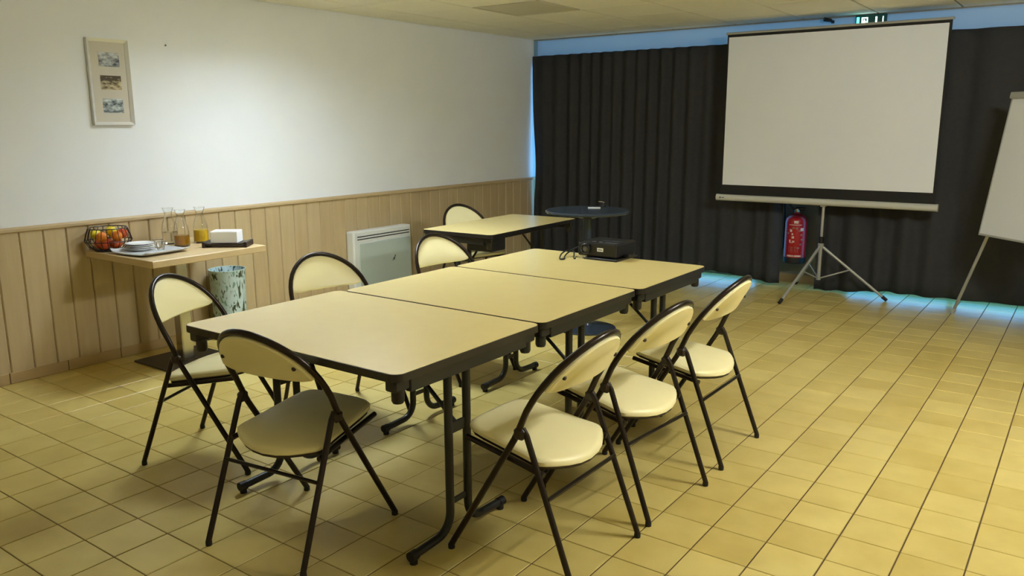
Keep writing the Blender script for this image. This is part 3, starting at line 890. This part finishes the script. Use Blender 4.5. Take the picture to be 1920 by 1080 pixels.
# --- projection screen on tripod
t = thing('projection_screen', 'white roll-up projection screen on a grey tripod', 'projection screen', (-1.640, 4.15, 0))
ox = 1.640
bm = BM(); box(bm, -2.532 + ox, -.797 + ox, -.002, .002, .820, 2.212); mesh_obj('black_border', bm, 'screen_black', t)
bm = BM(); box(bm, -2.518 + ox, -.817 + ox, -.0036, -.0022, .920, 2.186); mesh_obj('white_surface', bm, 'screen_white', t)
bm = BM(); box(bm, -2.545 + ox, -.785 + ox, -.010, .010, 2.208, 2.228, .004); mesh_obj('top_bar', bm, 'grey_metal', t)
bm = BM(); tube(bm, [(-2.560 + ox, 0, .806), (-.777 + ox, 0, .806)], .0285, 20); cs = mesh_obj('roller_case', bm, 'case_paint', t, True)
for xa, xb in ((-2.566, -2.552), (-.785, -.771)):
    bm = BM(); tube(bm, [(xa + ox, 0, .806), (xb + ox, 0, .806)], .0298, 20); mesh_obj('end_cap', bm, 'case_paint', cs, True)
bm = BM(); box(bm, -2.530 + ox, -2.519 + ox, -.0295, -.027, .801, .813); box(bm, -2.510 + ox, -2.488 + ox, -.0295, -.027, .804, .810); mesh_obj('logo', bm, 'rubber', cs)
mesh_obj('pole', tube(BM(), [(.004, .03, .49), (.004, .03, .80)], .0115, 14), 'grey_metal', t, True)
mesh_obj('rear_pole', tube(BM(), [(.004, .034, .80), (.004, .034, 2.215)], .009, 12), 'grey_metal', t, True)
bm = BM(); box(bm, -.018, .026, .0, .05, .766, .792, .003); mesh_obj('case_bracket', bm, 'grey_metal', t)
mesh_obj('collar', lathe(BM(), [(.018, .455), (.020, .460), (.020, .505), (.014, .512)], 16, .004, .03), 'rubber', t, True)
mesh_obj('hub', lathe(BM(), [(.022, .425), (.024, .432), (.024, .450), (.018, .456)], 16, .004, .03), 'grey_metal', t, True)
mesh_obj('lower_tube', tube(BM(), [(.004, .03, .14), (.004, .03, .43)], .0145, 14), 'grey_metal', t, True)
for fx, fy in ((-1.795 + ox, 3.672 - 4.15), (-1.109 + ox, 4.268 - 4.15), (-1.935 + ox, 4.575 - 4.15)):
    hub = Vector((.004, .03, .438)); ft = Vector((fx, fy, .016))
    d = (ft - hub); h0 = hub + d.normalized() * .022
    lg = mesh_obj('leg', tube(BM(), [h0, ft], .0115, 12), 'grey_metal', t, True)
    e = d.normalized()
    mesh_obj('rubber_foot', tube(BM(), [ft - e * .035, ft + e * .012], [.0145, .0135], 12), 'rubber', lg, True)
    mid = hub + d * .46
    mesh_obj('brace', tube(BM(), [(.004, .03, .152), mid], .0060, 8), 'grey_metal', t, True)
mesh_obj('brace_ring', lathe(BM(), [(.019, .142), (.019, .162)], 14, .004, .03), 'grey_metal', t)

# --- flipchart
FB = Vector((-.443, 3.80, .662)); FD = Vector((.7071, -.7071, 0)); FN = Vector((-.7071, -.7071, 0))
t = thing('flipchart', 'white flipchart easel leaning at the right edge by the curtain', 'flipchart', (0, 0, 0))
FU = (Vector((0, 0, 1)) - FN * .15).normalized(); FNN = FD.cross(FU).normalized()
if FNN.dot(FN) < 0: FNN = -FNN
def fmap(u, v, w): return FB + FD * u + FU * v + FNN * w
def fbox(u0, u1, v0, v1, w0, w1, bev=0.0):
    bm = box(BM(), u0, u1, v0, v1, w0, w1, bev)
    for v in bm.verts: v.co = fmap(*v.co)
    return bm
mesh_obj('board', fbox(.006, .694, .006, .99, -.012, 0), 'board_white', t)
mesh_obj('frame_rim', fbox(0, .70, -.002, .012, -.015, .004, .002), 'grey_metal', t)
mesh_obj('frame_rim', fbox(0, .008, .012, .98, -.015, .003), 'grey_metal', t)
mesh_obj('frame_rim', fbox(.692, .70, .012, .98, -.015, .003), 'grey_metal', t)
mesh_obj('clamp_bar', fbox(-.006, .706, .965, 1.01, -.018, .020, .005), 'grey_metal', t)
def fleg(u, v, foot):
    a = fmap(u, v, -.030); b = Vector(foot)
    lg = mesh_obj('leg', tube(BM(), [a, b + Vector((0, 0, .012))], .0115, 12), 'grey_metal', t, True)
    mesh_obj('foot_cap', tube(BM(), [b + (a - b).normalized() * .05, b + Vector((0, 0, .009))], .0135, 12), 'case_paint', lg, True)
fleg(.080, .10, (-.588, 4.09, 0)); fleg(.620, .10, (.313, 3.18, 0)); fleg(.35, .60, (.17, 3.93, 0))

# --- fire extinguisher on the pier
EX, EY = -1.965, 4.565
t = thing('fire_extinguisher', 'red fire extinguisher hanging on the pier between the curtains', 'fire extinguisher', (EX, EY, .205))
r = .097
mesh_obj('cylinder', lathe(BM(), [(r, .055), (r, .375), (r * .93, .405), (r * .72, .430), (r * .40, .447), (.026, .452), (.026, .462)], 32), 'red_paint', t, True)
mesh_obj('base_skirt', lathe(BM(), [(r * .90, 0), (r * 1.0, .006), (r * 1.01, .056), (r * .99, .058)], 32), 'rubber', t, True)
bm = BM(); lathe(bm, [(.020, .460), (.022, .470), (.022, .492), (.012, .498)], 14); mesh_obj('valve', bm, 'chrome', t, True)
bm = BM(); box(bm, -.012, .075, -.010, .010, .498, .508, .003); mesh_obj('lever', bm, 'rubber', t)
bm = BM(); box(bm, -.012, .070, -.010, .010, .478, .488, .003); mesh_obj('carry_handle', bm, 'rubber', t)
mesh_obj('hose', tube(BM(), smooth([(-.020, -.005, .480), (-.050, -.02, .515), (-.085, -.02, .555), (-.115, 0, .53), (-.115, .02, .42), (-.113, .02, .25), (-.112, .02, .12)]), .009, 10), 'rubber', t, True)
bm = BM(); box(bm, -.03, .03, .090, .134, .36, .41, .003); mesh_obj('wall_bracket', bm, 'rubber', t)
CAMDIR = math.atan2(CAM[1] - EY, CAM[0] - EX)
def wrap(bm, u0, u1, z0, z1, n=5):
    """thin printed patch on the cylinder, u is metres around from the front"""
    rr = r + .0006
    a = [];
    for k in range(n + 1):
        th = CAMDIR + (u0 + (u1 - u0) * k / n) / r
        a.append([bm.verts.new((q * math.cos(th), q * math.sin(th), z)) for q in (r - .001, rr) for z in (z0, z1)])
    for p, q in zip(a, a[1:]):
        bm.faces.new((p[2], q[2], q[3], p[3])); bm.faces.new((p[0], q[0], q[2], p[2])); bm.faces.new((p[1], p[3], q[3], q[1]))
    for p in (a[0], a[-1]): bm.faces.new((p[0], p[1], p[3], p[2]))
    return bm
pr = BM()
wrap(pr, -.020, .016, .368, .392)                       # round emblem at the top
wrap(pr, -.062, .048, .352, .358)
wrap(pr, -.070, .056, .066, .080)                       # maker's line along the foot
for u, z, w, h in ((-.052, .290, .018, .022), (-.036, .262, .014, .018), (-.034, .232, .022, .020), (-.056, .196, .014, .024), (-.028, .196, .020, .016), (-.050, .190, .030, .006), (.040, .300, .030, .028)):
    wrap(pr, u, u + w, z, z + h, 2)
tag(mesh_obj('white_print', pr, 'white_print', t), kind='stuff')
pr = BM()
for k in range(9):
    a = math.radians(150 - 205 * k / 8)
    u, z = -.012 + .068 * math.cos(a), .228 + .100 * math.sin(a)
    wrap(pr, u - .010, u + .010, z - .007, z + .007, 1)
for k in range(4): wrap(pr, -.060, .030, .150 - k * .013, .154 - k * .013, 3)
tag(mesh_obj('faded_print', pr, 'grey_print', t), kind='stuff')

# --- emergency exit sign and a small spotlight over the screen
t = thing('exit_sign', 'lit green emergency exit sign above the projection screen', 'sign', (-1.432, YB, 2.262))
bm = BM(); box(bm, -.118, .118, -.034, 0, -.060, .058, .004); mesh_obj('housing', bm, 'sign_green', t)
bm = BM(); box(bm, -.108, -.088, -.0360, -.0335, -.045, .040); mesh_obj('green_lamp', bm, 'sign_glow_green', t)
pg = BM()
def sg(x0, x1, z0, z1): box(pg, x0, x1, -.0362, -.0338, z0, z1)
sg(-.070, -.062, -.045, .036); sg(-.062, -.030, .028, .036); sg(-.030, -.022, -.045, .036)      # doorway
sg(-.054, -.044, .010, .020); sg(-.058, -.038, -.012, .008); sg(-.060, -.052, -.034, -.012); sg(-.044, -.036, -.030, -.012)   # running figure
sg(.036, .048, -.010, .036); sg(.022, .062, -.018, -.008); sg(.030, .054, -.027, -.018); sg(.038, .046, -.035, -.027)         # down arrow
sg(.090, .096, -.040, .036)
mesh_obj('pictogram', pg, 'sign_glow_white', t)
t = thing('spotlight', 'small black spotlight on the daylit transom left of the exit sign', 'light', (-1.735, YB, 2.285))
bm = BM(); box(bm, -.012, .012, -.020, 0, -.012, .012, .003); mesh_obj('wall_mount', bm, 'plastic_black', t)
bm = BM(); tube(bm, [(0, -.018, 0), (-.010, -.045, .010), (-.055, -.075, .018)], [.010, .014, .018], 12); mesh_obj('lamp_head', bm, 'plastic_black', t, True)
